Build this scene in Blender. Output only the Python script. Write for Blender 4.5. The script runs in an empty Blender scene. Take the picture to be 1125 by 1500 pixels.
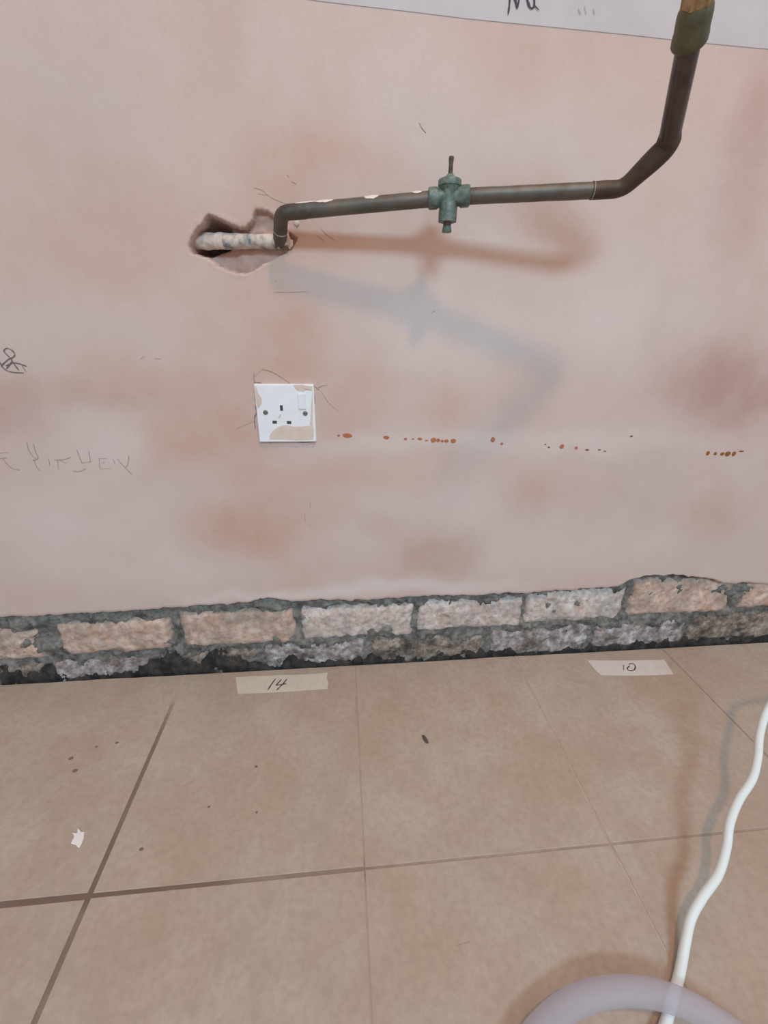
import bpy, math, random
import numpy as np
from mathutils import Vector, Matrix, noise

scene = bpy.context.scene
COL = scene.collection
random.seed(7)
rng = np.random.default_rng(11)

# ------------------------------------------------------------------ camera
F_PX = 629.95                                   # focal length in pixels of the 1125 x 1500 frame
CAM = np.array([-0.014756, -0.667242, 0.635432])
YAW, PITCH, ROLL = 0.1019366, 0.4190272, 0.0187961
cyw, syw, cp, sp = math.cos(YAW), math.sin(YAW), math.cos(PITCH), math.sin(PITCH)
FWD = np.array([syw * cp, cyw * cp, -sp])
_r = np.array([cyw, -syw, 0.0]); _u = np.cross(_r, FWD)
RIGHT = math.cos(ROLL) * _r + math.sin(ROLL) * _u
UP = -math.sin(ROLL) * _r + math.cos(ROLL) * _u
cd = bpy.data.cameras.new('camera'); cam = bpy.data.objects.new('camera', cd); COL.objects.link(cam)
cd.sensor_fit = 'VERTICAL'; cd.sensor_height = 36.0; cd.sensor_width = 27.0
cd.lens = F_PX * 36.0 / 1500.0
cd.clip_start = 0.01
cam.matrix_world = Matrix(((RIGHT[0], UP[0], -FWD[0], CAM[0]), (RIGHT[1], UP[1], -FWD[1], CAM[1]),
                           (RIGHT[2], UP[2], -FWD[2], CAM[2]), (0, 0, 0, 1)))
scene.camera = cam

# ------------------------------------------------------------------ world and lights
scene.view_settings.view_transform = 'Standard'
scene.view_settings.look = 'None'
scene.view_settings.gamma = 1.0
scene.view_settings.use_curve_mapping = False
scene.view_settings.exposure = 0.0
w = bpy.data.worlds.new('room_ambience'); scene.world = w; w.use_nodes = True
bg = w.node_tree.nodes['Background']
bg.inputs[0].default_value = (0.93, 0.81, 0.80, 1); bg.inputs[1].default_value = 0.545

def area_light(name, loc, target, size, colour, e_normal, shape='DISK', size_y=None):
    """area light giving irradiance e_normal at the target"""
    ld = bpy.data.lights.new(name, 'AREA'); ld.shape = shape; ld.size = size
    if size_y: ld.size_y = size_y
    o = bpy.data.objects.new(name, ld); COL.objects.link(o)
    d = Vector(target) - Vector(loc)
    ld.energy = math.pi * d.length_squared * e_normal; ld.color = colour
    o.location = loc; o.rotation_euler = d.to_track_quat('-Z', 'Y').to_euler()
    return o
# cool daylight from the window across the room; warm ceiling lamp
area_light('window_daylight', (0.45, -3.4, 2.85), (0.1, 0, 0.4), 1.4, (0.48, 0.79, 1.0), 1.68, 'RECTANGLE', 0.5)
area_light('ceiling_lamp', (0.42, -1.05, 2.55), (0.1, 0, 0.6), 0.17, (1.0, 0.58, 0.30), .98)

# ------------------------------------------------------------------ helpers
def ray(px, py):
    return FWD + RIGHT * ((px - 562.5) / F_PX) + UP * ((750 - py) / F_PX)
def at_y(px, py, y=0.0):
    d = ray(px, py); return CAM + d * ((y - CAM[1]) / d[1])
def at_z(px, py, z=0.0):
    d = ray(px, py); return CAM + d * ((z - CAM[2]) / d[2])

def obj(name, verts, faces, m, parent=None, smooth=False):
    me = bpy.data.meshes.new(name)
    me.from_pydata([tuple(map(float, v)) for v in verts], [], faces); me.update()
    if m: me.materials.append(m)
    if smooth: me.polygons.foreach_set('use_smooth', [True] * len(me.polygons))
    o = bpy.data.objects.new(name, me); COL.objects.link(o)
    if parent: o.parent = parent
    return o
def thing(name, label, cat, loc=(0, 0, 0), group=None):
    o = bpy.data.objects.new(name, None); COL.objects.link(o)
    o.location = loc; o.empty_display_size = 0.02
    return tag(o, label, cat, group)
def tag(o, label=None, cat=None, group=None, kind=None):
    if label: o['label'] = label
    if cat: o['category'] = cat
    if group: o['group'] = group
    if kind: o['kind'] = kind
    return o
def local(o, parent):
    """mesh verts were written in world space: move them into the parent's frame"""
    o.data.transform(Matrix.Translation(-parent.location)); o.parent = parent; return o

def sweep(path, radii, n=20, cap=True, wob=0.0, seed=0.0, squash=None):
    path = [Vector(p) for p in path]
    if not hasattr(radii, '__len__'): radii = [radii] * len(path)
    V, Fc = [], []
    t0 = (path[1] - path[0]).normalized()
    ref = Vector((0, 0, 1)) if abs(t0.z) < 0.9 else Vector((1, 0, 0))
    nrm = (ref - t0 * ref.dot(t0)).normalized(); prev = t0
    for i, p in enumerate(path):
        t = (path[min(i + 1, len(path) - 1)] - path[max(i - 1, 0)]).normalized()
        nrm = prev.rotation_difference(t) @ nrm; prev = t
        nrm = (nrm - t * nrm.dot(t)).normalized(); b = t.cross(nrm)
        for k in range(n):
            a = 2 * math.pi * k / n
            d = nrm * math.cos(a) + b * math.sin(a)
            r = radii[i]
            if wob: r += wob * noise.noise((p + d * r) * 90 + Vector((seed, 0, 0)))
            V.append(p + d * r)
    for i in range(len(path) - 1):
        for k in range(n):
            a, b2 = i * n + k, i * n + (k + 1) % n
            Fc.append((a, b2, b2 + n, a + n))
    if cap:
        Fc.append(tuple(reversed(range(n)))); Fc.append(tuple(range((len(path) - 1) * n, len(path) * n)))
    return V, Fc
def fillet(pts, rad, seg=6):
    pts = [Vector(p) for p in pts]
    if not hasattr(rad, '__len__'): rad = [rad] * len(pts)
    out = [pts[0]]
    for i in range(1, len(pts) - 1):
        a, b, c = pts[i - 1], pts[i], pts[i + 1]
        d = min(rad[i], (a - b).length * .49, (c - b).length * .49)
        s, e = b + (a - b).normalized() * d, b + (c - b).normalized() * d
        for k in range(seg + 1):
            t = k / seg; out.append(s * (1 - t) ** 2 + b * 2 * t * (1 - t) + e * t * t)
    out.append(pts[-1]); return out
def densify(pts, step):
    pts = [Vector(p) for p in pts]; out = [pts[0]]
    for a, b in zip(pts, pts[1:]):
        m = max(1, int((b - a).length / step))
        out += [a.lerp(b, k / m) for k in range(1, m + 1)]
    return out
def catmull(pts, seg=8):
    pts = [Vector(p) for p in pts]; P = [pts[0] * 2 - pts[1]] + pts + [pts[-1] * 2 - pts[-2]]; out = []
    for i in range(1, len(P) - 2):
        a, b, c, d = P[i - 1:i + 3]
        for k in range(seg):
            t = k / seg
            out.append(0.5 * ((2 * b) + (c - a) * t + (2 * a - 5 * b + 4 * c - d) * t * t + (3 * b - a - 3 * c + d) * t ** 3))
    out.append(pts[-1]); return out
def lathe(origin, axis, prof, n=24, hexes=()):
    """profile = [(distance along axis, radius)]; entries whose index is in hexes are six-sided"""
    axis = Vector(axis).normalized(); ref = Vector((0, 1, 0)) if abs(axis.y) < .9 else Vector((0, 0, 1))
    u = (ref - axis * ref.dot(axis)).normalized(); v = axis.cross(u); V, Fc = [], []
    for i, (h, r) in enumerate(prof):
        for k in range(n):
            a = 2 * math.pi * k / n; rr = r
            if i in hexes: rr = r * math.cos(math.pi / 6) / math.cos((a % (math.pi / 3)) - math.pi / 6)
            V.append(Vector(origin) + axis * h + u * (rr * math.cos(a)) + v * (rr * math.sin(a)))
    for i in range(len(prof) - 1):
        for k in range(n):
            a, b = i * n + k, i * n + (k + 1) % n; Fc.append((a, b, b + n, a + n))
    Fc.append(tuple(reversed(range(n)))); Fc.append(tuple(range((len(prof) - 1) * n, len(prof) * n)))
    return V, Fc
def box(x0, x1, y0, y1, z0, z1, bev=0.0):
    """box with chamfered edges, 24 verts"""
    if not bev:
        V = [(x, y, z) for x in (x0, x1) for y in (y0, y1) for z in (z0, z1)]
        return V, [(0, 1, 3, 2), (4, 6, 7, 5), (0, 4, 5, 1), (2, 3, 7, 6), (0, 2, 6, 4), (1, 5, 7, 3)]
    import bmesh
    bm = bmesh.new(); V, Fc = box(x0, x1, y0, y1, z0, z1)
    vs = [bm.verts.new(v) for v in V]
    for f in Fc: bm.faces.new([vs[i] for i in f])
    bmesh.ops.bevel(bm, geom=bm.edges[:], offset=bev, segments=3, profile=.5, affect='EDGES')
    bm.verts.index_update()
    V = [v.co[:] for v in bm.verts]; Fc = [tuple(v.index for v in f.verts) for f in bm.faces]; bm.free(); return V, Fc
def slab(outline, off, thick, to3, m, name, parent=None, dome=0.0):
    """flat thing from a 2-D outline: to3(a, b, h) maps it to the surface, h = height above it"""
    n = len(outline); cx = sum(p[0] for p in outline) / n; cz = sum(p[1] for p in outline) / n
    V = [to3(a, b, off) for a, b in outline]
    V += [to3(a, b, off + thick * .8) for a, b in outline]
    V += [to3(cx + (a - cx) * .9, cz + (b - cz) * .9, off + thick + dome * .4) for a, b in outline] + [to3(cx, cz, off + thick + dome)]
    Fc = [(i, (i + 1) % n, n + (i + 1) % n, n + i) for i in range(n)]
    Fc += [(n + i, n + (i + 1) % n, 2 * n + (i + 1) % n, 2 * n + i) for i in range(n)]
    Fc += [(2 * n + i, 2 * n + (i + 1) % n, 3 * n) for i in range(n)]
    return obj(name, V, Fc, m, parent)
on_wall = lambda x, z, h: (x, -h, z)
on_floor = lambda x, y, h: (x, y, h)
def ribbon(lines, to3, width, m, name, parent, off=0.0006, thick=0.0002):
    """hand-drawn marks: each line a thin raised strip following 2-D points"""
    V, Fc = [], []
    for ln in lines:
        pts = [Vector((a, b, 0)) for a, b in ln]
        if len(pts) > 2: pts = catmull(pts, 5)
        base = len(V); N = len(pts)
        for i, p in enumerate(pts):
            t = (pts[min(i + 1, N - 1)] - pts[max(i - 1, 0)])
            if t.length < 1e-9: t = Vector((1, 0, 0))
            t.normalize(); s = Vector((-t.y, t.x, 0))
            wd = width * .5 * (0.75 + .5 * noise.noise(p * 300)) * (1.0 if 0 < i < N - 1 else .55)
            a, b = p + s * wd, p - s * wd
            V += [to3(a.x, a.y, off), to3(b.x, b.y, off), to3(p.x, p.y, off + thick)]
        for i in range(N - 1):
            k = base + 3 * i
            Fc += [(k, k + 3, k + 5, k + 2), (k + 2, k + 5, k + 4, k + 1), (k + 1, k + 4, k + 3, k)]
    return obj(name, V, Fc, m, parent)
def wpx(pts): return [(float(v[0]), float(v[2])) for v in (at_y(a, b) for a, b in pts)]
def fpx(pts): return [(float(v[0]), float(v[1])) for v in (at_z(a, b) for a, b in pts)]

# ------------------------------------------------------------------ materials
def lin(c):
    return tuple(((v / 255) / 12.92 if v <= 10 else (((v / 255) + .055) / 1.055) ** 2.4) for v in c) + (1,)
def mat(name, colour, rough=.8, var=None, scale=20., amount=.5, bump=0., bscale=200., metal=0., attr=None, detail=6, spec=.3):
    m = bpy.data.materials.new(name); m.use_nodes = True; nt = m.node_tree; N = nt.nodes; L = nt.links
    b = N['Principled BSDF']; b.inputs['Roughness'].default_value = rough; b.inputs['Metallic'].default_value = metal
    b.inputs['Specular IOR Level'].default_value = spec
    b.inputs['Base Color'].default_value = colour
    tc = N.new('ShaderNodeTexCoord'); src = None
    if attr:
        a = N.new('ShaderNodeAttribute'); a.attribute_name = attr; src = a.outputs['Color']; L.new(src, b.inputs['Base Color'])
    if var is not None:
        for j, (vc, sc, am) in enumerate(var if isinstance(var, list) else [(var, scale, amount)]):
            no = N.new('ShaderNodeTexNoise'); no.inputs['Scale'].default_value = sc; no.inputs['Detail'].default_value = detail
            no.inputs['Roughness'].default_value = .62
            mp = N.new('ShaderNodeMapping'); mp.inputs['Location'].default_value = (j * 3.1, j * 1.7, j * 2.3)
            L.new(tc.outputs['Object'], mp.inputs[0]); L.new(mp.outputs[0], no.inputs['Vector'])
            rp = N.new('ShaderNodeValToRGB'); rp.color_ramp.elements[0].position = .42; rp.color_ramp.elements[1].position = .64
            rp.color_ramp.elements[0].color = (0, 0, 0, 1); rp.color_ramp.elements[1].color = (am, am, am, 1)
            L.new(no.outputs['Fac'], rp.inputs[0])
            mx = N.new('ShaderNodeMix'); mx.data_type = 'RGBA'
            L.new(rp.outputs[0], mx.inputs['Factor'])
            if src: L.new(src, mx.inputs['A'])
            else: mx.inputs['A'].default_value = colour
            mx.inputs['B'].default_value = vc; src = mx.outputs['Result']
        L.new(src, b.inputs['Base Color'])
    if bump:
        n2 = N.new('ShaderNodeTexNoise'); n2.inputs['Scale'].default_value = bscale; n2.inputs['Detail'].default_value = 8
        L.new(tc.outputs['Object'], n2.inputs['Vector'])
        bp = N.new('ShaderNodeBump'); bp.inputs['Strength'].default_value = bump; bp.inputs['Distance'].default_value = .002
        L.new(n2.outputs['Fac'], bp.inputs['Height']); L.new(bp.outputs[0], b.inputs['Normal'])
    return m
M = {}
M['plaster'] = mat('pink_plaster', lin((205, 180, 170)), .82, [(lin((190, 162, 149)), 9, .15), (lin((214, 200, 194)), 26, .16), (lin((176, 150, 140)), 240, .12)], attr='stain_bounce', bump=.10, bscale=90)
M['paint'] = mat('white_paint', lin((194, 187, 187)), .6, lin((182, 172, 170)), 14, .4, bump=.06, bscale=60)
M['mortar'] = mat('grey_mortar', lin((134, 132, 126)), .95, [(lin((76, 76, 73)), 26, .85), (lin((162, 158, 152)), 60, .5), (lin((46, 45, 43)), 100, .55)], bump=1.0, bscale=190, detail=11)
M['brick_salmon'] = mat('salmon_brick', lin((214, 184, 164)), .95, [(lin((198, 158, 134)), 22, .6), (lin((222, 208, 198)), 44, .7), (lin((138, 120, 108)), 90, .6), (lin((128, 124, 118)), 17, .55)], bump=1.0, bscale=150, detail=10)
M['brick_pale'] = mat('limewashed_brick', lin((214, 198, 188)), .95, [(lin((206, 170, 148)), 18, .6), (lin((230, 226, 224)), 50, .75), (lin((138, 128, 120)), 100, .6), (lin((126, 124, 118)), 19, .45)], bump=1.0, bscale=150, detail=10)
M['brick_grey'] = mat('grimy_brick', lin((176, 166, 163)), .95, [(lin((70, 66, 62)), 24, .85), (lin((220, 217, 220)), 46, .9), (lin((132, 110, 96)), 60, .6), (lin((70, 66, 62)), 90, .6)], bump=1.0, bscale=150, detail=10)
M['brick_brown'] = mat('brown_brick', lin((152, 138, 126)), .95, [(lin((52, 49, 46)), 22, .9), (lin((190, 178, 164)), 50, .75), (lin((58, 54, 50)), 90, .6)], bump=1.0, bscale=150, detail=10)
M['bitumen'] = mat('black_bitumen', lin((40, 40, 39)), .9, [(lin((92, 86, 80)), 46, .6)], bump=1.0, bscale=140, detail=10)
M['tile'] = mat('tan_tile', lin((179, 163, 147)), .7, [(lin((176, 148, 130)), 5, .65), (lin((190, 178, 164)), 8, .6), (lin((150, 132, 118)), 110, .3), (lin((160, 142, 124)), 26, .28)], bump=.08, bscale=140, detail=9)
M['grout'] = mat('grout', lin((150, 126, 106)), .95, [(lin((120, 96, 80)), 60, .25)], attr='dirt', bump=.3, bscale=200)
M['subfloor'] = mat('dusty_concrete', lin((70, 64, 58)), .95, lin((40, 38, 36)), 30, .8, bump=.5)
M['copper'] = mat('tarnished_copper', lin((98, 87, 77)), .5, [(lin((66, 59, 51)), 30, .8), (lin((126, 114, 104)), 14, .5), (lin((92, 104, 98)), 70, .5)], metal=.35, bump=.1, bscale=120, spec=.5)
M['copper_dark'] = mat('brown_flux_copper', lin((82, 66, 52)), .55, [(lin((52, 44, 36)), 40, .8)], metal=.3, bump=.12, bscale=120, spec=.4)
M['copper_shiny'] = mat('dark_polished_copper', lin((80, 70, 69)), .3, [(lin((58, 48, 46)), 30, .7), (lin((112, 92, 84)), 60, .4)], metal=.6, spec=.9)
M['verdigris'] = mat('green_bronze', lin((100, 120, 110)), .5, [(lin((62, 84, 68)), 70, .8), (lin((138, 150, 144)), 130, .6), (lin((60, 62, 54)), 200, .5)], metal=.15, bump=.2, bscale=160, spec=.5)
M['brass'] = mat('corroded_brass', lin((92, 94, 76)), .5, [(lin((62, 66, 50)), 50, .8), (lin((132, 114, 72)), 34, .4)], metal=.4, bump=.2, bscale=160, spec=.5)
M['brass_top'] = mat('rusty_brass', lin((150, 112, 56)), .45, [(lin((206, 186, 150)), 70, .7), (lin((110, 74, 36)), 50, .6)], metal=.3, spec=.5)
M['steel'] = mat('dark_steel', lin((84, 76, 70)), .5, lin((130, 122, 116)), 200, .6, metal=.5)
M['coat'] = mat('plaster_coated_pipe', lin((214, 194, 182)), .9, [(lin((232, 222, 212)), 50, .7), (lin((150, 148, 142)), 80, .6)], bump=.5, bscale=180)
M['coat_thin'] = mat('scraped_plaster_coating', lin((206, 186, 170)), .85, [(lin((96, 112, 116)), 60, .95), (lin((224, 210, 198)), 95, .7)], bump=.4, bscale=180)
M['splash'] = mat('plaster_splash', lin((224, 210, 198)), .9)
M['plastic'] = mat('white_plastic', lin((232, 236, 240)), .35, lin((224, 222, 222)), 60, .4, spec=.5)
M['smear'] = mat('plaster_smear', lin((216, 200, 189)), .9, [(lin((206, 180, 164)), 60, .6)], bump=.3, bscale=150)
M['hole'] = mat('dark_slot', lin((70, 72, 72)), .6)
M['screw'] = mat('screw_metal', lin((150, 148, 146)), .35, metal=.8)
M['rust'] = mat('rust', lin((182, 116, 84)), .9, [(lin((160, 94, 62)), 300, .7)], bump=.3)
M['rust_brown'] = mat('brown_rust', lin((150, 98, 48)), .9, [(lin((110, 70, 36)), 300, .7)], bump=.3)
M['pencil'] = mat('pencil', lin((112, 102, 102)), .7)
M['pencil_faint'] = mat('faint_pencil', lin((164, 148, 143)), .7)
M['ink'] = mat('dark_ink', lin((66, 60, 70)), .6)
M['crack'] = mat('scratch_dirt', lin((176, 146, 132)), .95)
M['crack_dark'] = mat('open_crack', lin((132, 104, 93)), .95)
M['solder'] = mat('dull_solder', lin((150, 146, 138)), .5)
M['tape'] = mat('masking_tape', lin((208, 198, 182)), .7, lin((196, 184, 166)), 60, .5, bump=.08)
M['tape_white'] = mat('pale_masking_tape', lin((214, 204, 196)), .7, lin((202, 190, 178)), 60, .4)
M['cable'] = mat('white_cable', lin((226, 234, 232)), .4, spec=.4)
M['chip'] = mat('white_chip', lin((232, 228, 226)), .8)
M['dirt'] = mat('dark_dirt', lin((124, 106, 94)), .9)
M['crumb'] = mat('dark_crumb', lin((92, 80, 76)), .9)
def hose_mat():
    m = bpy.data.materials.new('milky_translucent_plastic'); m.use_nodes = True; nt = m.node_tree; N = nt.nodes; L = nt.links
    b = N['Principled BSDF']; b.inputs['Base Color'].default_value = lin((222, 220, 226)); b.inputs['Roughness'].default_value = .45
    b.inputs['Specular IOR Level'].default_value = .25
    t = N.new('ShaderNodeBsdfTransparent'); t.inputs[0].default_value = (.93, .93, .97, 1)
    tl = N.new('ShaderNodeBsdfTranslucent'); tl.inputs[0].default_value = lin((226, 224, 236))
    m1 = N.new('ShaderNodeMixShader'); m1.inputs[0].default_value = .45; L.new(b.outputs[0], m1.inputs[1]); L.new(tl.outputs[0], m1.inputs[2])
    m2 = N.new('ShaderNodeMixShader'); m2.inputs[0].default_value = .5; L.new(m1.outputs[0], m2.inputs[1]); L.new(t.outputs[0], m2.inputs[2])
    L.new(m2.outputs[0], N['Material Output'].inputs['Surface']); return m
M['hose'] = hose_mat()

# ------------------------------------------------------------------ wall: plaster sheet
X0, X1, ZT = -1.7, 2.1, 1.75
EDGE = [(-400, 905), (0, 903), (60, 902), (110, 898), (150, 897), (250, 890), (300, 886), (340, 884), (362, 882), (380, 877), (400, 876), (430, 881), (470, 878), (520, 879), (560, 877), (600, 874), (640, 872),
        (700, 872), (740, 868), (760, 869), (800, 866), (860, 862), (905, 859), (918, 852), (930, 846), (960, 842), (1000, 842), (1030, 846), (1050, 849), (1062, 855), (1090, 853), (1125, 855), (1500, 860)]
ew = sorted((float(v[0]), float(v[2])) for v in (at_y(a, b) for a, b in EDGE))
def vnoise(x, z, sc, seed=0.0):
    return np.array([noise.fractal(Vector((a * sc + seed, b * sc - seed, seed * .37)), 1.0, 2.0, 4) for a, b in zip(x.ravel(), z.ravel())]).reshape(x.shape)
def lines_between(a, b, step): return list(np.arange(a, b - step * .3, step))
xs = np.array(lines_between(X0, -.75, .03) + lines_between(-.75, -.25, .005) + lines_between(-.25, .06, .0018) + lines_between(.06, 1.0, .005) + lines_between(1.0, X1 + .001, .03) + [X1])
zs = np.array(lines_between(.20, .655, .008) + lines_between(.655, .80, .0018) + lines_between(.80, 1.05, .008) + lines_between(1.05, ZT, .03) + [ZT])
zedge = np.interp(xs, [e[0] for e in ew], [e[1] for e in ew])
zedge = zedge + np.array([.0035 * noise.fractal(Vector((x * 55, 0, 0)), 1, 2, 4) for x in xs])
low = np.linspace(0, 1, 9)[:-1]
Zg = np.vstack([zedge[None, :] * (1 - t) + .20 * t for t in low] + [np.full_like(xs, z)[None, :] for z in zs])
Xg = np.repeat(xs[None, :], Zg.shape[0], 0)

# the chase hacked into the plaster: outline in wall coordinates
def poly_sd(P, X, Z):
    P = np.array(P); d = np.full(X.shape, 9.0); ins = np.zeros(X.shape, bool)
    for (ax, az), (bx, bz) in zip(P, np.roll(P, -1, 0)):
        ex, ez = bx - ax, bz - az; t = np.clip(((X - ax) * ex + (Z - az) * ez) / (ex * ex + ez * ez), 0, 1)
        d = np.minimum(d, np.hypot(X - ax - t * ex, Z - az - t * ez))
        c = ((az > Z) != (bz > Z)) & (X < (bx - ax) * (Z - az) / (bz - az + 1e-12) + ax); ins ^= c
    return np.where(ins, -d, d)
def crop(pts): return wpx([(260 + a / 5.625, 290 + b / 5.625) for a, b in pts])
CH_A = crop([(100, 475), (88, 380), (105, 320), (160, 245), (215, 180), (245, 140), (300, 140), (350, 165), (415, 195), (450, 210), (500, 232), (555, 243), (590, 212), (622, 155), (640, 100),
             (700, 90), (790, 130), (850, 200), (900, 260), (985, 330), (950, 400), (900, 460), (800, 505), (700, 555), (640, 600), (560, 628), (480, 630), (430, 605), (350, 565), (280, 520), (230, 482), (160, 470)])
CH_B = crop([(92, 450), (95, 340), (215, 185), (260, 155), (330, 175), (420, 215), (440, 300), (420, 420), (300, 460), (200, 470)])
sel = (Xg > -.26) & (Xg < .05) & (Zg > .64) & (Zg < .81)
Y = np.zeros_like(Xg)
nz = vnoise(Xg[sel], Zg[sel], 60, 3.3); nz2 = vnoise(Xg[sel], Zg[sel], 160, 8.1)
sda = poly_sd(CH_A, Xg[sel], Zg[sel]) + .0018 * nz + .0013 * nz2
sdb = poly_sd(CH_B, Xg[sel], Zg[sel]) + .002 * nz
ss = lambda t: t * t * (3 - 2 * t)
xl, xr = CH_A[1][0], at_y(425, 355)[0]
fall = np.clip((xr - Xg[sel]) / (xr - xl), 0, 1)
depthA = .0055 + .026 * ss(fall) + .0022 * nz * (sda < 0) + .0008 * nz2
Y[sel] = depthA * ss(np.clip(-sda / .0020, 0, 1)) + .055 * ss(np.clip(-sdb / .010, 0, 1))
Y[sel] -= .0006 * np.exp(-((sda - .003) / .003) ** 2) * np.clip(nz * 3, 0, 1)             # lifted lips round the hole
# damp and trowel stains, plus bounce light painted as pale patches low down
base = np.array(lin((204, 186, 179))[:3])
Cg = np.repeat(np.repeat(base[None, None, :], Xg.shape[0], 0), Xg.shape[1], 1)
ORANGE, BROWN, RED, PALE, GREY = (194, 154, 133), (176, 142, 124), (174, 134, 124), (214, 203, 198), (188, 173, 167)
BLOBS = [(345, 770, 85, 42, ORANGE, .85), (395, 795, 45, 28, ORANGE, .45), (265, 655, 60, 34, ORANGE, .6), (310, 615, 60, 50, ORANGE, .4), (350, 640, 35, 50, ORANGE, .4),
         (655, 815, 48, 34, BROWN, .65), (610, 690, 65, 30, ORANGE, .35), (780, 735, 50, 45, BROWN, .4), (790, 705, 30, 20, ORANGE, .3), (1060, 560, 95, 55, RED, .75), (1100, 590, 60, 45, RED, .5), (1115, 210, 45, 130, RED, .45),
         (1040, 765, 60, 45, BROWN, .4), (120, 575, 150, 24, BROWN, .42), (10, 605, 40, 34, RED, .45), (190, 545, 80, 30, ORANGE, .3), (420, 480, 55, 80, ORANGE, .5), (410, 545, 60, 25, ORANGE, .4),
         (540, 570, 40, 50, ORANGE, .35), (500, 610, 30, 60, ORANGE, .3), (665, 560, 40, 70, ORANGE, .30), (450, 235, 110, 38, ORANGE, .5), (400, 300, 60, 45, ORANGE, .5), (450, 350, 60, 24, ORANGE, .5), (560, 320, 70, 40, ORANGE, .22), (760, 90, 110, 60, ORANGE, .22), (330, 40, 60, 60, BROWN, .25), (150, 350, 110, 60, ORANGE, .28),
         (440, 700, 120, 16, ORANGE, .4), (90, 855, 40, 20, ORANGE, .2), (560, 770, 30, 20, BROWN, .2), (830, 350, 60, 40, ORANGE, .15),
         (110, 800, 160, 60, PALE, .45), (250, 840, 120, 30, PALE, .4), (820, 800, 140, 60, PALE, .45), (960, 790, 90, 40, PALE, .3), (510, 800, 70, 40, PALE, .3), (140, 170, 120, 150, GREY, .3), (100, 750, 130, 60, PALE, .35), (170, 650, 70, 30, PALE, .6), (650, 500, 110, 55, PALE, .7), (860, 475, 110, 60, PALE, .55), (740, 380, 120, 26, PALE, .3), (560, 650, 90, 16, PALE, .5), (850, 650, 180, 18, PALE, .5),  # leading PALE patches brighten the lower wall: bounce light painted into the colour
         (700, 640, 90, 14, PALE, .5), (590, 720, 90, 40, PALE, .3), (560, 862, 170, 11, PALE, .9), (420, 868, 130, 6, PALE, .8), (720, 760, 60, 60, PALE, .3), (930, 720, 70, 70, GREY, .3), (760, 200, 160, 70, PALE, .25), (600, 100, 100, 60, PALE, .2), (300, 230, 80, 50, PALE, .2)]
wn1 = np.zeros_like(Xg); wn2 = np.zeros_like(Xg)
coarse_x = np.linspace(X0, X1, 260); coarse_z = np.linspace(.05, ZT, 120); CX, CZ = np.meshgrid(coarse_x, coarse_z)
t1, t2 = vnoise(CX, CZ, 9, 1.1), vnoise(CX, CZ, 9, 5.7); t3 = vnoise(CX, CZ, 4.0, 9.2)
def samp(T):
    i = np.clip((Zg - .05) / (ZT - .05) * 119, 0, 118.99); j = np.clip((Xg - X0) / (X1 - X0) * 259, 0, 258.99)
    a, b = i.astype(int), j.astype(int); u, v = i - a, j - b
    return T[a, b] * (1 - u) * (1 - v) + T[a + 1, b] * u * (1 - v) + T[a, b + 1] * (1 - u) * v + T[a + 1, b + 1] * u * v
wn1, wn2, wn3 = samp(t1), samp(t2), samp(t3)
Cg += (np.array(lin(ORANGE)[:3]) - Cg) * np.clip(.10 + .26 * wn3, 0, .34)[..., None]
for bx, by, rx, ry, c, s in BLOBS:
    q = at_y(bx, by); k = float(F_PX / ((q - CAM) @ FWD))          # pixels per metre at that spot of the wall
    g = ((Xg - q[0] + .03 * wn1) / (rx / k)) ** 2 + ((Zg - q[2] + .022 * wn2) / (ry / k)) ** 2
    a = s * np.exp(-g ** 1.3 * .8)
    Cg += (np.array(lin(c)[:3]) - Cg) * a[..., None]
# plaster colour turned browner inside the chase
ch = np.zeros_like(Xg); ch[sel] = ss(np.clip(-sda / .003, 0, 1)) * (.75 + .3 * np.clip(nz, -1, 1))
Cg += (np.array(lin((178, 142, 128))[:3]) - Cg) * ch[..., None]
nr, nc = Xg.shape
V = np.stack([Xg, Y, Zg], -1).reshape(-1, 3)
Fc = []
for i in range(nr - 1):
    o0 = i * nc
    Fc += [(o0 + j, o0 + j + 1, o0 + nc + j + 1, o0 + nc + j) for j in range(nc - 1)]
nv = len(V)
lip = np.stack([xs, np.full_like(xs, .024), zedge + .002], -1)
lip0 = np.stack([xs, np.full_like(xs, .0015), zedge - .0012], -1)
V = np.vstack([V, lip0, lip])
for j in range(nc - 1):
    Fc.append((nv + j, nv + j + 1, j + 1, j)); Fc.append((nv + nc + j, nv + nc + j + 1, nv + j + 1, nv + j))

# brickwork core of the wall: mortar face behind the bricks
gx = np.arange(-1.7, 2.11, .0045); gz = np.arange(-.06, .215, .0042)
GX, GZ = np.meshgrid(gx, gz)
LUMPS = [(612, 885, .014), (445, 905, .009), (255, 940, .016), (262, 952, .018), (70, 950, .02), (908, 905, .018), (915, 915, .02), (1070, 870, .016), (1060, 900, .014), (140, 905, .03), (40, 912, .03), (30, 945, .02),
                  (300, 893, .016), (380, 888, .02), (410, 889, .02), (560, 925, .03), (620, 928, .034), (680, 930, .03), (760, 920, .03), (820, 915, .026), (880, 915, .03), (960, 912, .026), (1000, 910, .02), (480, 940, .03), (420, 940, .026), (345, 945, .026), (300, 948, .03), (1060, 862, .014), (1095, 862, .016),
                  (480, 882, .016), (540, 880, .02), (590, 879, .016), (660, 878, .016), (720, 876, .018), (905, 862, .012), (810, 870, .012)]
mn1, mn2 = vnoise(GX, GZ, 34, 2.2), vnoise(GX, GZ, 120, 4.2)
GY = .0165 - .0065 * mn1 - .0035 * mn2
lumpf = np.zeros_like(GX)
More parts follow.
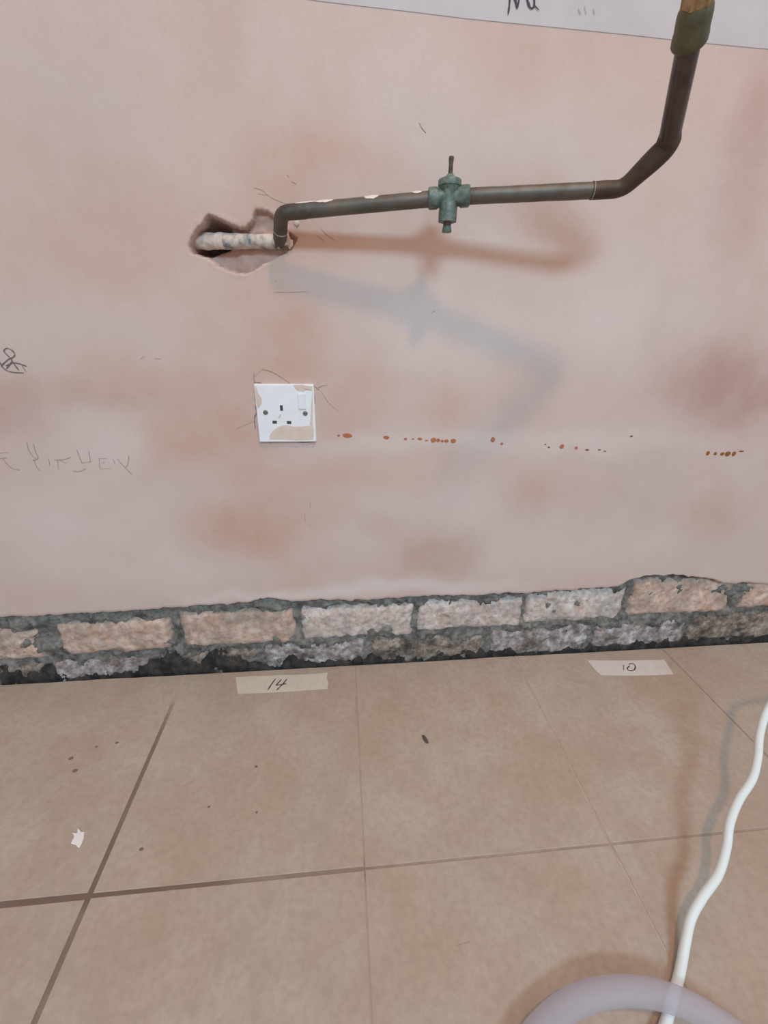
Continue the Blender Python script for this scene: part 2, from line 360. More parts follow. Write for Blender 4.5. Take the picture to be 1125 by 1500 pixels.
for px, py, r in LUMPS:                                              # lumps of mortar smeared over the bricks
    q = at_y(px, py, .009)
    lumpf = np.maximum(lumpf, np.exp(-(((GX - q[0] + .010 * mn1) / (r * 1.25)) ** 2 + ((GZ - q[2] + .010 * mn2) / (r * .5)) ** 2) ** 1.5))
GY = GY - .0095 * lumpf
mv = np.stack([GX, GY, GZ], -1).reshape(-1, 3); mc = len(gx)
mf = [(i * mc + j, i * mc + j + 1, (i + 1) * mc + j + 1, (i + 1) * mc + j) for i in range(len(gz) - 1) for j in range(mc - 1)]
nb = len(mv); mv = np.vstack([mv, [(-1.7, .16, -.06), (2.1, .16, -.06), (-1.7, .16, 1.75), (2.1, .16, 1.75), (-1.7, .07, 1.75), (2.1, .07, 1.75), (-1.7, .07, .209), (2.1, .07, .209)]])
mf += [(nb, nb + 2, nb + 3, nb + 1), (nb + 2, nb + 4, nb + 5, nb + 3), (nb + 4, nb + 6, nb + 7, nb + 5)]
wall = tag(obj('wall_back', mv, mf, M['mortar'], smooth=True), kind='structure')
plaster = obj('plaster', V, Fc, M['plaster'], wall, smooth=True)
plaster['label'] = 'blotchy pink skim plaster with ragged lower edge'
ca = plaster.data.color_attributes.new('stain_bounce', 'FLOAT_COLOR', 'POINT')
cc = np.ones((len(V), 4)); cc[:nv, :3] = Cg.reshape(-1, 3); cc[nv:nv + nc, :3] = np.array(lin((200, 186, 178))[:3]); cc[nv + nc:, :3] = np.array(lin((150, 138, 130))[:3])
ca.data.foreach_set('color', cc.ravel().astype(np.float32))

# bricks: two courses, each brick its own rough block
def make_brick(x0, x1, z0, z1, yf, m, seed, rough=.0042):
    nx, nzn = max(8, int((x1 - x0) / .0042)), 18
    V, Fc = [], []
    for j in range(nzn + 1):
        for i in range(nx + 1):
            a, b = i / nx, j / nzn
            ed = min(a * (x1 - x0), (1 - a) * (x1 - x0), b * (z1 - z0), (1 - b) * (z1 - z0))
            rnd = max(0, 1 - ed / (.011 + .006 * noise.noise(Vector((x0 + a * 1.5, b * 2, seed)) * 9)))
            x = x0 + (x1 - x0) * a; z = z0 + (z1 - z0) * b
            v = Vector((x, z, seed))
            fr = noise.fractal(v * 38, 1, 2, 4)
            wx = .005 * noise.noise(v * 50) * (rnd > 0); wz = .005 * noise.noise(v * 45 + Vector((9, 0, 0))) * (rnd > 0)
            V.append((x + wx, yf + rough * fr + .009 * rnd * rnd + .0035 * max(0, noise.fractal(v * 90, 1, 2, 3)), z + wz))
    w_ = nx + 1
    for j in range(nzn):
        for i in range(nx):
            k = j * w_ + i; Fc.append((k, k + 1, k + w_ + 1, k + w_))
    rim = [i for i in range(w_)] + [j * w_ + nx for j in range(1, nzn + 1)] + [nzn * w_ + i for i in range(nx - 1, -1, -1)] + [j * w_ for j in range(nzn - 1, 0, -1)]
    base_ = len(V)
    for k in rim: V.append((V[k][0], .06, V[k][2]))
    R_ = len(rim)
    for i in range(R_): Fc.append((rim[(i + 1) % R_], rim[i], base_ + i, base_ + (i + 1) % R_))
    o = obj('brick', V, Fc, m, wall, smooth=True); return o
slope = lambda x: .013 * x / .55
TOP = [(-100, 56, 'brick_salmon'), (82, 252, 'brick_salmon'), (264, 433, 'brick_salmon'), (441, 604, 'brick_pale'), (611, 762, 'brick_pale'), (768, 908, 'brick_pale'), (919, 1062, 'brick_salmon'), (1080, 1215, 'brick_salmon')]
LOW = [(-80, 66, 'brick_brown'), (74, 226, 'brick_grey'), (234, 380, 'brick_brown'), (386, 536, 'brick_grey'), (545, 704, 'brick_brown'), (716, 857, 'brick_grey'), (864, 993, 'brick_grey'), (1000, 1135, 'brick_brown')]
hi_top = {918: .151}
k = 0
for lst, zc, py in ((TOP, (.062, .131), (930, 890)), (LOW, (-.016, .052), (985, 945))):
    ends = []
    for a, b, mm in lst:
        yy = py[0] + (py[1] - py[0]) * ((a + b) / 2) / 1125
        x0, x1 = at_y(a, yy, .012)[0], at_y(b, yy, .012)[0]; ends.append((x0, x1)); s_ = slope((x0 + x1) / 2)
        zt = zc[1] + s_ + {919: .022, 82: .007, 264: .012, 441: .005, 611: .004, 768: .010, 1080: .010}.get(a, 0) + random.uniform(-.003, .003)
        make_brick(x0, x1, zc[0] + s_ + random.uniform(-.002, .002), zt, (.009 if zc[0] > 0 else .011) + random.uniform(-.0015, .0015), M[mm], k * 3.7); k += 1
    for side in (-1, 1):
        x = ends[0][0] - .012 if side < 0 else ends[-1][1] + .012
        for q in range(4):
            x0, x1 = (x - .213, x) if side < 0 else (x, x + .213); x += side * .225
            if x0 < -1.7 or x1 > 2.1: break
            make_brick(x0, x1, zc[0] + slope(x0), zc[1] + slope(x0), .010, M[random.choice(['brick_salmon', 'brick_pale', 'brick_grey'])], k * 3.7); k += 1
# black bitumen smeared along the foot of the wall
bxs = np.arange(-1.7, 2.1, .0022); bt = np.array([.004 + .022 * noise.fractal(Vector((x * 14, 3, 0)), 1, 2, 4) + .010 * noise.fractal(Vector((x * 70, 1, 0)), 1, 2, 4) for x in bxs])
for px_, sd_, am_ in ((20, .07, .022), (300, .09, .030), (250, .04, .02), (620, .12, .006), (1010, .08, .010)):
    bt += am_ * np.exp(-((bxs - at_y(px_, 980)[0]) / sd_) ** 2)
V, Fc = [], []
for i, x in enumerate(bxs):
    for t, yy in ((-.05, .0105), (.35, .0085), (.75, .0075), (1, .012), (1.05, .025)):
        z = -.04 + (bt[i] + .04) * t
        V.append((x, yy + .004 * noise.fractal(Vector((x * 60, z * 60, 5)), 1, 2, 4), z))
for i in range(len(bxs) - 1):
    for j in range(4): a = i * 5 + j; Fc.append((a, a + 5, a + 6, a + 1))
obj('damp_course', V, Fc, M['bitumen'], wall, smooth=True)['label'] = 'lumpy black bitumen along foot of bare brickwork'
# white painted band at the top of the wall
bl = [(470, 2), (520, 8), (600, 17), (680, 27), (760, 35), (840, 43), (920, 51), (1000, 60), (1060, 66), (1125, 72)]
bw = wpx(bl); ext = [(bw[-1][0] + t, bw[-1][1]) for t in (.3, .9, 1.3)]
lo = [(-1.7, bw[0][1] + .012), (-.2, bw[0][1] + .008)] + bw + ext
V = [(x, -.0006, z) for x, z in lo] + [(x, -.0006, ZT) for x, z in lo] + [(x, .001, z - .001) for x, z in lo]
n_ = len(lo); Fc = [(i, i + 1, n_ + i + 1, n_ + i) for i in range(n_ - 1)] + [(2 * n_ + i, 2 * n_ + i + 1, i + 1, i) for i in range(n_ - 1)]
obj('painted_band', V, Fc, M['paint'], wall)['label'] = 'white painted band across top of pink plaster'
o = ribbon([wpx(l) for l in ([(747, -14), (746, 4), (744, 22)], [(747, -14), (754, 0), (757, 12), (760, -2), (763, -14)], [(770, -14), (772, 2), (777, 13), (782, 8), (781, -12)], [(781, 8), (789, 16)])],
           on_wall, .0026, M['ink'], 'handwriting', wall, off=.0016); o['label'] = 'dark ink letters cut off at top of white band'
ribbon([wpx(l) for l in ([(846, 14), (850, 22)], [(855, 10), (858, 22)], [(868, 14), (870, 22)])], on_wall, .0014, M['pencil_faint'], 'faint_mark', wall, off=.0016)
# pencilled words
def cp2(pts): return wpx([(a * 240 / 1125, 490 + b * 240 / 1125) for a, b in pts])
o = ribbon([cp2(l) for l in ([(185, 742), (200, 800), (235, 845), (262, 855)], [(228, 745), (245, 805), (262, 850), (225, 865)], [(232, 858), (250, 905), (272, 935)],
            [(335, 850), (342, 900)], [(372, 862), (440, 858), (485, 842)], [(395, 865), (402, 925)], [(415, 866), (455, 884)],
            [(528, 790), (545, 840), (565, 885)], [(610, 800), (618, 850), (620, 872)], [(556, 882), (630, 872)], [(500, 938), (550, 940), (590, 920)],
            [(672, 852), (735, 850)], [(682, 855), (686, 920)], [(688, 922), (765, 918)], [(700, 882), (722, 880)],
            [(776, 850), (790, 890)], [(806, 852), (850, 905), (910, 962)], [(885, 830), (878, 890), (862, 912)])],
           on_wall, .0013, M['pencil_faint'], 'handwriting', wall, off=.0004); o['label'] = 'faint pencilled word KITCHEN on plaster'
ribbon([cp2(l) for l in ([(-10, 815), (60, 808)], [(-5, 850), (50, 845)], [(20, 850), (50, 890), (90, 920), (140, 930)])], on_wall, .0012, M['pencil_faint'], 'handwriting', wall)
o = ribbon([cp2(l) for l in ([(130, 245), (100, 205), (70, 160), (35, 125), (30, 105), (55, 95), (90, 115), (103, 140), (85, 160), (60, 170), (20, 205), (10, 222)], [(-15, 135), (0, 190), (30, 235), (80, 258), (165, 264)],
            [(40, 215), (90, 195), (130, 200), (185, 218)], [(45, 235), (70, 205), (85, 180)], [(150, 210), (180, 255)])],
           on_wall, .0019, M['pencil'], 'pencil_scribble', wall); o['label'] = 'looped pencil scribble at left edge of plaster'
# cracks and scratches in the plaster
dk = [[(372, 545), (372, 555), (373, 562)], [(384, 541), (398, 545), (412, 553), (425, 562)], [(456, 563), (462, 567), (468, 572)], [(466, 568), (474, 565), (479, 565)], [(398, 645), (396, 652)], [(374, 560), (382, 561)],
      [(614, 180), (618, 188), (624, 195)], [(446, 752), (447, 765)], [(454, 736), (455, 745)], [(454, 768), (455, 771)], [(570, 774), (572, 772)], [(205, 526), (212, 522)], [(226, 525), (236, 526)], [(632, 459), (638, 455)], [(420, 256), (424, 260)], [(427, 266), (434, 270)], [(402, 411), (406, 414)]]
o = ribbon([wpx(l) for l in dk], on_wall, .0008, M['crack_dark'], 'crack', wall, off=.0002)
lt = [[(372, 275), (384, 279), (398, 290), (420, 299)], [(378, 284), (392, 286)], [(402, 428), (430, 428), (450, 427)], [(346, 628), (360, 622), (374, 616)], [(470, 335), (480, 345), (490, 352)], [(465, 345), (476, 354)],
      [(385, 541), (372, 552)], [(463, 650), (440, 652)], [(310, 778), (316, 776)], [(470, 572), (480, 588), (495, 602)]]
ribbon([wpx(l) for l in lt], on_wall, .0008, M['crack'], 'scratch', wall, off=.0002)
# rust spots bleeding through in a line
SP = [(496, 638, 2.5, 1.6, 0), (509, 638, 7.5, 3.8, 0), (566, 641, 5, 2.8, 0), (594, 643, 2.8, 2, 0), (605, 643, 2.4, .9, 0), (615, 643, 4, 2, 0), (625, 645, 3, 1, 0), (635, 644.5, 4.8, 4.2, 0), (642, 645, 3.6, 3, 0), (648, 646, 2.4, 2.4, 0), (654, 646, 4, 2.8, 0), (664, 646, 4.6, 3.8, 0),
      (722, 644, 3.8, 4.6, 0), (735, 650, 2.6, 2.2, 0), (799, 651, 1.6, 1.2, 1), (804, 655, 2, 1.2, 1), (823, 654, 4, 4, 0), (844, 656, 2.8, 2.6, 0), (860, 659, 3.8, 1.5, 1), (878, 659, 2.6, 1.2, 1), (886, 661, 3, .9, 1), (925, 639, 2.6, 1.4, 1), (1037, 664, 3.2, 4, 1), (1048, 664.5, 3.2, 3, 1), (1058, 665, 4, 3, 1), (1066, 665, 5.5, 4.6, 1), (1075, 664.5, 4, 4.4, 1), (1086, 661, 5, 1.4, 1)]
for px, py, rx, ry, kind in SP:
    q = at_y(px, py); out = []
    for a in range(12):
        t = a / 12 * 2 * math.pi; rr = 1 + .25 * noise.noise(Vector((px + math.cos(t), py + math.sin(t), 1)))
        out.append((q[0] + rr * rx * .00098 * math.cos(t), q[2] + rr * ry * .00098 * math.sin(t)))
    slab(out, -.0002, .0006, on_wall, M['rust_brown' if kind else 'rust'], 'rust_spot', wall, dome=.0004)

# ------------------------------------------------------------------ floor
TS, XA, R1 = .33, -.32888, .3528
fx = np.arange(-2.0, 2.31, .012); fy = np.arange(-2.1, .0031, .012); FX, FY = np.meshgrid(fx, fy)
FX = FX.ravel(); FY = FY.ravel()
cdirt = np.repeat(np.array(lin((174, 157, 141))[:3])[None, :], len(FX), 0)
def near(a, b): return np.exp(-(np.abs(a - b) / .014) ** 4)
dn = np.array([noise.noise(Vector((x * 12, y * 12, 2))) for x, y in zip(FX, FY)])
dark = near(FX, XA) * np.clip((-.045 - FY) / .08, 0, 1) * (.85 + .5 * dn) + near(FY, -R1) * np.clip((.10 - FX) / .36, 0, 1) * (.9 + .5 * dn) + near(FY, -R1) * .22 * (1 + dn) + near(FX, XA + 3 * TS) * .35 + near(FX, XA + TS) * .08 * (1 + 2 * dn)
light = near(FX, XA) * np.clip((FY + .10) / .05, 0, 1) * .8 + near(FX, XA + 2 * TS) * .75 + near(FX, XA + TS) * .25
dark = np.clip(dark, 0, 1)[:, None]; light = np.clip(light, 0, 1)[:, None]
cdirt += (np.array(lin((194, 172, 154))[:3]) - cdirt) * light; cdirt += (np.array(lin((118, 99, 87))[:3]) - cdirt) * dark
nfx = len(fx); ff = [(i * nfx + j, i * nfx + j + 1, (i + 1) * nfx + j + 1, (i + 1) * nfx + j) for i in range(len(fy) - 1) for j in range(nfx - 1)]
fv = [(x, y, -.0007) for x, y in zip(FX, FY)]
floor = tag(obj('floor', fv, ff, M['grout']), kind='structure')
fa = floor.data.color_attributes.new('dirt', 'FLOAT_COLOR', 'POINT'); fa.data.foreach_set('color', np.c_[cdirt, np.ones(len(cdirt))].ravel().astype(np.float32))
sv, sf = box(-2.0, 2.3, -2.1, .07, -.09, -.045)
tag(obj('floor_subbase', sv, sf, M['subfloor'], floor))
G = .0017
def tile_mesh(x0, x1, y0, y1, back=None):
    b = .0006; V, Fc = [], []
    if back is None: back = [(x1, y1), (x0, y1)]
    ring = [(x0, y0), (x1, y0)] + back
    cx, cy = (x0 + x1) / 2, (y0 + y1) / 2
    n = len(ring)
    ins = [(x + (b if x < cx else -b), y + (b if y < cy else -b)) for x, y in ring]
    V = [(x, y, -.009) for x, y in ring] + [(x, y, -.0004) for x, y in ring] + [(x, y, 0.) for x, y in ins]
    for lv in (0, n): Fc += [(lv + i, lv + (i + 1) % n, lv + n + (i + 1) % n, lv + n + i) for i in range(n)]
    Fc.append(tuple(range(2 * n, 3 * n))); return V, Fc
gx_ = lambda c: .0032 if c == 0 else (.0014 if c in (2, 3) else .0008)      # half width of the joint at column line c
for r_ in range(5):
    for c_ in range(-5, 8):
        x0 = XA + c_ * TS; x1 = x0 + TS; gl, gr = gx_(c_), gx_(c_ + 1); gy = .0034 if c_ < 0 else (.0024 if c_ == 0 else .0014)
        ya, yb = (-R1, 0) if r_ == 0 else (-R1 - r_ * TS, -R1 - (r_ - 1) * TS)
        rag = None
        if r_ == 0:
            rag = [(x1 - gr - (x1 - x0 - gl - gr) * t, .0035 * noise.fractal(Vector((x1 * 9 + t * 2.6, 4.4, c_)), 1, 2, 3) - .001) for t in np.linspace(0, 1, 26)]
            if c_ == 0: rag = [(x, y - (.005 if -.075 < x < 0 else 0)) for x, y in rag]
        V, Fc = tile_mesh(x0 + gl, x1 - gr, ya + gy, yb if r_ == 0 else yb - gy, rag)
        obj('tile', V, Fc, M['tile'], floor)

# ------------------------------------------------------------------ pipework
P3 = lambda px, py, y: Vector(at_y(px, py, y))
pe = P3(410, 354, -.004)
pipe = thing('copper_pipe', 'tarnished copper pipe running from hole in plaster to upper right with valve', 'pipe', pe)
def part(name, vf, m, parent=pipe, lab=None, smooth=True):
    o = obj(name, vf[0], vf[1], m, None, smooth=smooth)
    o.data.transform(Matrix.Translation(-pipe.location)); o.parent = parent
    if smooth:
        try: o.data.set_sharp_from_angle(angle=math.radians(35))
        except Exception: pass
    if lab: o['label'] = lab
    return o
# stub in the chase, thickly coated with plaster at its left end
sA, sB = P3(268, 353, .030), P3(410, 354, -.003)
sp_ = densify([sA, sB], .0025); nS = len(sp_)
rad = [(.0085 + .0022 * max(0, 1 - i / nS * 1.3)) * (1 if i > 3 else .6 + .13 * i) for i in range(nS)]
kS = int(nS * .45)
part('plaster_coated_stub', sweep(sp_[:kS + 1], rad[:kS + 1], 20, wob=.0016, seed=2), M['coat'], lab='stub thickly coated in pink-white plaster')
part('stub', sweep(sp_[kS:], rad[kS:], 20, wob=.0007, seed=5), M['coat_thin'], lab='stub with scraped patchy coating')
# riser elbow off the stub and long run
R_P = .0083
e0, e1 = sB, P3(412, 312, -.036)
bd = P3(912, 277, -.104)
valve_c = P3(657.5, 289, -.066)
# the run passes exactly through the valve
d1 = (valve_c - e1).normalized(); d2 = (bd - valve_c).normalized()
el = fillet([e0 - (e0 - sA).normalized() * 0 + Vector((-.006, 0, 0)), e0, e0.lerp(e1, .5), e1, e1 + d1 * .03], [0, .006, .002, .012, 0], 7)
part('riser_elbow', sweep(densify(el, .003), R_P * 1.04, 20, wob=.0004), M['copper'])
jr = e0.lerp(e1, .42); jd = (e1 - e0).normalized()
part('solder_collar', lathe(jr - jd * .002, jd, [(0, R_P * 1.03), (.0005, R_P * 1.10), (.0012, R_P * 1.10), (.0017, R_P * 1.03)], 20), M['solder'], lab='thin pale ring of solder')
part('pipe_run', sweep(densify([e1 + d1 * .028, valve_c - d1 * .012], .006), R_P, 20, wob=.0003), M['copper'])
part('pipe_run', sweep(densify([valve_c + d2 * .012, bd - d2 * .030], .006), R_P, 20, wob=.0003, seed=9), M['copper'])
# angled bends up to the riser
c1 = P3(978, 214, -.130); top = P3(1013, 45, -.185)
bend_pts = fillet([bd - d2 * .034, bd, c1, c1 + (top - c1).normalized() * .012], [0, .010, .010, 0], 6)
bend_pts = densify(bend_pts, .003); nB = len(bend_pts)
rb = [R_P * 1.06 + (.0111 - R_P * 1.06) * ss(min(1, max(0, (i / nB - .22) / .5))) for i in range(nB)]
rb[-2:] = [.0104, .0100]
part('elbow_fitting', sweep(bend_pts, rb, 22, wob=.0004, seed=4), M['copper_dark'], lab='dark brown soldered elbow')
ej = bd - d2 * .033
part('solder_collar', lathe(ej, d2, [(0, R_P), (.0004, R_P * 1.10), (.0009, R_P * 1.10), (.0014, R_P * 1.04)], 20), M['solder'], lab='thin pale ring of solder')
rdir = (top - c1).normalized(); rs = c1 + rdir * .011
far = top + rdir * .16
part('riser', sweep(densify([rs, far], .01), .0099, 24), M['copper_shiny'], lab='glossy dark riser pipe with pale streak')
cu = P3(1009, 68, -.180)
cs = c1 + rdir * ((cu - c1).dot(rdir))
fitp = part('coupling', lathe(cs, rdir, [(0, .0105), (.0, .0130), (.002, .0142), (.007, .0142), (.010, .0136), (.020, .0136), (.024, .0130), (.027, .0112)], 26), M['brass'], lab='greenish corroded brass coupling')
part('coupling_nut', lathe(cs + rdir * .0262, rdir, [(0, .0106), (.001, .0124), (.018, .0124), (.020, .011)], 36, hexes=(1, 2)), M['brass_top'], fitp, lab='rusty gold upper nut')
# plaster splashes on the run
for (ux, vlen, ang, wd, which) in [(478, .012, 1.2, .5, 0), (547, .009, 1.1, .55, 0), (612, .006, 1.15, .4, 0), (452, .016, 1.25, .25, 0)]:
    tt = (ux - 412) / (657.5 - 412); c = e1.lerp(valve_c, tt); V, Fc = [], []
    n1, n2 = 10, 6
    for i in range(n1 + 1):
        for j in range(n2 + 1):
            a, b = i / n1 * 2 - 1, j / n2 * 2 - 1
            edge = max(0, 1 - a * a) ** .5 * (1 + .3 * noise.noise(Vector((a * 2, ux, 0))))
            th = ang + b * wd * edge
            up = Vector((0, 0, 1)); up = (up - d1 * up.dot(d1)).normalized(); fr = d1.cross(up)
            if fr.y > 0: fr = -fr
            rr = R_P + .0007 * (1 - a * a) * (1 - b * b) + .0001
            V.append(c + d1 * (a * vlen) + (up * math.sin(th) + fr * math.cos(th)) * rr)
    for i in range(n1):
        for j in range(n2): k_ = i * (n2 + 1) + j; Fc.append((k_, k_ + 1, k_ + n2 + 2, k_ + n2 + 1))
    part('plaster_splash', (V, Fc), M['splash'])
# stop valve
dv = (d1 + d2).normalized()
vb = part('valve_body', lathe(valve_c, dv, [(-.0240, R_P), (-.0240, .0100), (-.0225, .0112), (-.0140, .0112), (-.0120, .0098), (-.008, .0096), (.008, .0096), (.0120, .0098), (.0140, .0112), (.0225, .0112), (.0240, .0100), (.0240, R_P)], 24), M['verdigris'], lab='green bronze stop valve')
part('valve_barrel', lathe(valve_c - Vector((0, 0, .0250)), (0, 0, 1), [(0, .0092), (.0005, .0106), (.006, .0109), (.014, .0106), (.022, .0104), (.030, .0112), (.035, .0124), (.0356, .0133), (.0405, .0135), (.0418, .0128), (.0428, .0105), (.0438, .0070)], 28), M['verdigris'], vb)
part('valve_cap', lathe(valve_c + Vector((0, 0, .0184)), (0, 0, 1), [(0, .0072), (.0015, .0054), (.0035, .0036)], 16), M['verdigris'], vb)
part('valve_stem', lathe(valve_c + Vector((0, 0, .0208)), (0, 0, 1), [(0, .0026), (.010, .0024), (.0155, .0030), (.0175, .0027)], 10), M['steel'], vb, lab='dark bare valve spindle')
part('drain_neck', lathe(valve_c - Vector((0, 0, .0285)), (0, 0, 1), [(0, .0045), (.005, .0052)], 14), M['steel'], vb)
part('drain_plug', lathe(valve_c - Vector((0, 0, .0350)), (0, 0, 1), [(0, .0056), (.0005, .0064), (.0035, .0062), (.0060, .0050), (.0068, .0040)], 14, hexes=(1, 2)), M['verdigris'], vb)
# loose broken plaster beside the elbow
def chunk(px, py, y, sx, sy, sz, seed, m, name='plaster_chunk'):
    c = P3(px, py, y); V, Fc = [], []
    for i in range(7):
        th = math.pi * i / 6
        for j in range(10):
            ph = 2 * math.pi * j / 10; d = Vector((math.sin(th) * math.cos(ph), math.sin(th) * math.sin(ph), math.cos(th)))
            r = .75 + .55 * noise.noise(d * 1.6 + Vector((seed, 0, 0)))
            V.append(c + Vector((d.x * sx, d.y * sy, d.z * sz)) * r)
    for i in range(6):
        for j in range(10):
            a, b = i * 10 + j, i * 10 + (j + 1) % 10; Fc.append((a, a + 10, b + 10, b))
    return obj(name, V, Fc, m, wall, smooth=True)
chunk(419, 347, -.006, .006, .006, .013, 1.3, M['smear']); chunk(424, 356, -.002, .006, .005, .007, 4.3, M['smear']); chunk(434, 326, 0, .005, .003, .005, 7.7, M['smear'])
ribbon([wpx(l) for l in ([(436, 348), (430, 357), (424, 363)], [(414, 365), (420, 369)], [(437, 325), (435, 333)])], on_wall, .0026, M['crack_dark'], 'crack', wall, off=.001)

# ------------------------------------------------------------------ socket
SX, SZ, SW = -.1412, .4613, .0865
sock = thing('wall_socket', 'white single switched wall socket smeared with plaster', 'socket', (SX + SW / 2, 0, SZ + SW / 2))
def sl(px, py):
    q = at_y(px, py, -.006); return float(q[0]), float(q[2])
V, Fc = box(SX, SX + SW, -.006, .004, SZ, SZ + SW, .0018)
plate = local(obj('plate', V, Fc, M['plastic'], None), sock)
def cs_(pts): return [sl(340 + a * .16, 520 + b * .16) for a, b in pts]
on_plate = lambda x, z, h: (x, -.006 - h, z)
def sbox(c, wd, ht, m, name, parent, y0=-.0058, y1=-.0064, bev=0):
    x, z = cs_([c])[0]; V, Fc = box(x - wd / 2, x + wd / 2, y1, y0, z - ht / 2, z + ht / 2, bev)
    return local(obj(name, V, Fc, m, None), sock)
for c, wd, ht in (((452, 485), .0042, .0080), ((390, 615), .0064, .0042), ((522, 618), .0064, .0042)):
    sbox(c, wd, ht, M['hole'], 'pin_slot', sock)['label'] = 'dark pin slot'
for c in ((306, 526), (670, 535)):
    x, z = cs_([c])[0]
    s = local(obj('screw', *lathe((x, -.0058, z), (0, -1, 0), [(0, .0036), (.0008, .0036), (.0014, .0030), (.0015, .0008)], 18), M['screw'], None), sock)
    V, Fc = box(x - .0030, x + .0030, -.0077, -.0072, z - .0005, z + .0005); s2 = obj('screw_slot', V, Fc, M['hole'], None); local(s2, sock); s2.parent = s
    s2.data.transform(Matrix.Rotation(0, 4, 'Y'))
V_, F_ = box(-.0055, .0055, -.0024, 0, -.0115, .0115, .0010)
x, z = cs_([(640, 425)])[0]
rk = local(obj('rocker_switch', [(a + x, b - .0058 - .0006 * (c / .0115), c + z) for a, b, c in V_], F_, M['plastic'], None), sock)
sm = [[(340, 775), (345, 735), (375, 690), (430, 655), (480, 640), (530, 645), (570, 655), (640, 652), (700, 645), (740, 640), (750, 690), (745, 740), (742, 775), (640, 780), (540, 778), (450, 772)],
      [(560, 275), (640, 272), (735, 290), (735, 330), (690, 315), (650, 335), (605, 330), (580, 310)],
      [(208, 275), (225, 300), (240, 350), (270, 400), (272, 440), (250, 480), (235, 490), (222, 430), (212, 350)], [(738, 330), (738, 640), (712, 640), (722, 520), (728, 400)], [(420, 575), (440, 540), (452, 548), (436, 580)]]
for pts in sm:
    o = slab(cs_(pts), -.0006, .0010, on_plate, M['smear'], 'plaster_smear', None); local(o, sock)
# dark gaps where the plate meets the plaster
ribbon([wpx(l) for l in ([(374, 580), (374, 586)], [(374, 594), (376, 604), (373, 612), (374, 628)], [(459, 572), (461, 584), (460, 600), (460, 625)], [(397, 647), (420, 645), (445, 648), (462, 646)], [(373, 560), (383, 561)])],
       on_wall, .0016, M['crack_dark'], 'crack', wall, off=.0006)

# ------------------------------------------------------------------ masking tape on the floor
def tape(outline, label, m, marks, mw):
    pts = fpx(outline); cx = sum(p[0] for p in pts) / len(pts); cy = sum(p[1] for p in pts) / len(pts)
    t = thing('masking_tape', label, 'tape', (cx, cy, 0), 'numbered masking tape strips on the floor')
    s = slab(pts, .0002, .0006, on_floor, m, 'strip', None); local(s, t)
    r = ribbon([fpx(l) for l in marks], on_floor, mw, M['ink'], 'number', None, off=.0009); local(r, t)
def c3(pts): return [(330 + a * 230 / 1125, 960 + b * 230 / 1125) for a, b in pts]
def c4(pts): return [(830 + a * 295 / 1125, 940 + b * 295 / 1125) for a, b in pts]
tape(c3([(75, 160), (180, 150), (290, 148), (420, 142), (560, 138), (680, 130), (733, 124), (728, 165), (738, 200), (732, 242), (600, 250), (470, 260), (370, 266), (230, 272), (90, 276), (82, 225)]),
     'beige masking tape strip marked 14 on the floor tile below the socket', M['tape'],
     [c3(l) for l in ([(360, 170), (330, 212), (305, 250)], [(402, 175), (380, 200), (366, 216), (400, 212), (438, 205)], [(442, 172), (410, 210), (368, 252)])], .0032)
tape(c4([(115, 104), (220, 106), (330, 106), (450, 104), (545, 102), (570, 140), (596, 182), (500, 188), (360, 190), (190, 188), (150, 150)]),
     'pale masking tape strip marked 10 beside the floor joint at right', M['tape_white'],
     [c4(l) for l in ([(318, 135), (318, 160)], [(312, 136), (322, 134)], [(345, 128), (370, 124), (384, 142), (375, 160), (352, 164), (338, 152), (352, 136)])], .0032)

# ------------------------------------------------------------------ cable, hose and litter
CB = [((955, 1560), .0052), ((975, 1500), .0052), ((985, 1462), .0052), ((993, 1436), .0052), ((999, 1408), .0075), ((1004, 1380), .013), ((1012, 1345), .021), ((1028, 1315), .03), ((1052, 1280), .038), ((1064, 1240), .048), ((1069, 1205), .058), ((1082, 1172), .066), ((1102, 1140), .076), ((1110, 1108), .086), ((1113, 1075), .098), ((1124, 1040), .112), ((1150, 1000), .15), ((1190, 950), .19)]
cpts = [Vector(at_z(a, b, h)) for (a, b), h in CB]
first = cpts[0]
cpts = [first + Vector((-.12, -.36, 0)), first + Vector((-.085, -.24, 0)), first + Vector((-.055, -.15, 0)), first + Vector((-.03, -.085, 0)), first + Vector((-.013, -.04, 0))] + cpts + [cpts[-1] + Vector((.18, -.04, .11)), cpts[-1] + Vector((.36, -.16, .24))]
V, Fc = sweep(catmull(cpts, 8), .0051, 14)
tag(obj('cable', V, Fc, M['cable'], smooth=True), 'wavy white cable rising from the floor at right', 'cable')
HC, HR, HT = Vector((.237, -.660, 0)), .1700, .0118
aX = math.atan2(at_z(988, 1452, .005)[1] - HC.y, at_z(988, 1452, .005)[0] - HC.x)
zh = lambda a: HT + .0006 + .0105 * math.exp(-((a - aX) / .45) ** 2)         # lifted where it crosses the cable
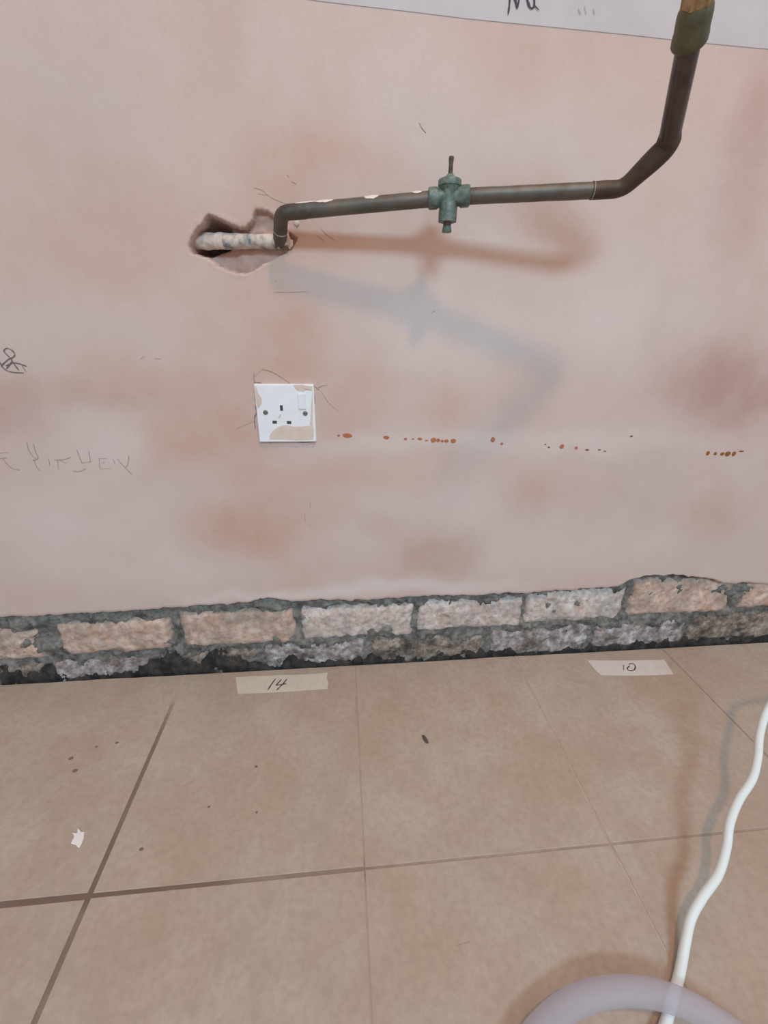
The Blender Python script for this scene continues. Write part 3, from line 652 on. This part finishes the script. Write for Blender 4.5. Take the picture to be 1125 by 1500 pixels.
ring = [HC + Vector((HR * math.cos(a), HR * math.sin(a), zh(a))) for a in np.linspace(math.radians(-25), math.radians(205), 60)]
ta, tb = (ring[0] - ring[1]).normalized(), (ring[-1] - ring[-2]).normalized()
endA = [ring[0] + ta * d + Vector((d * d * .9, 0, 0)) for d in (.012, .03, .06, .1, .16, .24, .34, .46)]
endB = [ring[-1] + tb * d + Vector((-d * d * .9, 0, 0)) for d in (.012, .03, .06, .1, .16, .24, .34, .46)]
ring = endA[::-1] + ring + endB
for v in ring: v.z = max(v.z, HT + .0005)
V, Fc = sweep(catmull(ring, 2), HT, 22, cap=False)
tag(obj('hose', V, Fc, M['hose'], smooth=True), 'milky translucent plastic hose looped over the white cable', 'hose')
slab_pts = fpx([(104, 1236), (109, 1226), (106, 1220), (113, 1221), (115, 1213), (119, 1219), (124, 1219), (123, 1228), (120, 1236), (116, 1243), (111, 1238)])
o = slab(slab_pts, .0001, .0012, on_floor, M['chip'], 'paint_flake', None, dome=.0004); tag(o, 'small jagged white flake lying on the floor tile at left', 'paint flake')
o = slab(fpx([(618, 1078), (622, 1078), (626, 1084), (628, 1089), (624, 1089), (620, 1084)]), .0001, .002, on_floor, M['crumb'], 'crumb', None, dome=.001); tag(o, 'small dark crumb of dirt on the middle floor tile', 'crumb')
for i, (px, py, r) in enumerate([(104, 1111, 2.6), (110, 1129, 2.8), (171, 1088, 2), (141, 1094, 1.5), (375, 1123, 1.8), (207, 1244, 2), (376, 1190, 1.4), (306, 1182, 1.4)]):
    q = at_z(px, py); s_ = r * .0011
    out = [(q[0] + s_ * (1.3 + .4 * noise.noise(Vector((a, px, 0)))) * math.cos(a), q[1] + s_ * (1 + .4 * noise.noise(Vector((a, py, 3)))) * math.sin(a)) for a in np.linspace(0, 5.6, 8)]
    slab(out, -.0002, .0006, on_floor, M['dirt'], 'dirt_spot', floor)
o = ribbon([fpx(l) for l in ([(521, 1020), (522, 1045), (524, 1065)], [(986, 1084), (994, 1091)], [(668, 1386), (688, 1380)])], on_floor, .0035, M['crack'], 'scuff', floor, off=.0002)
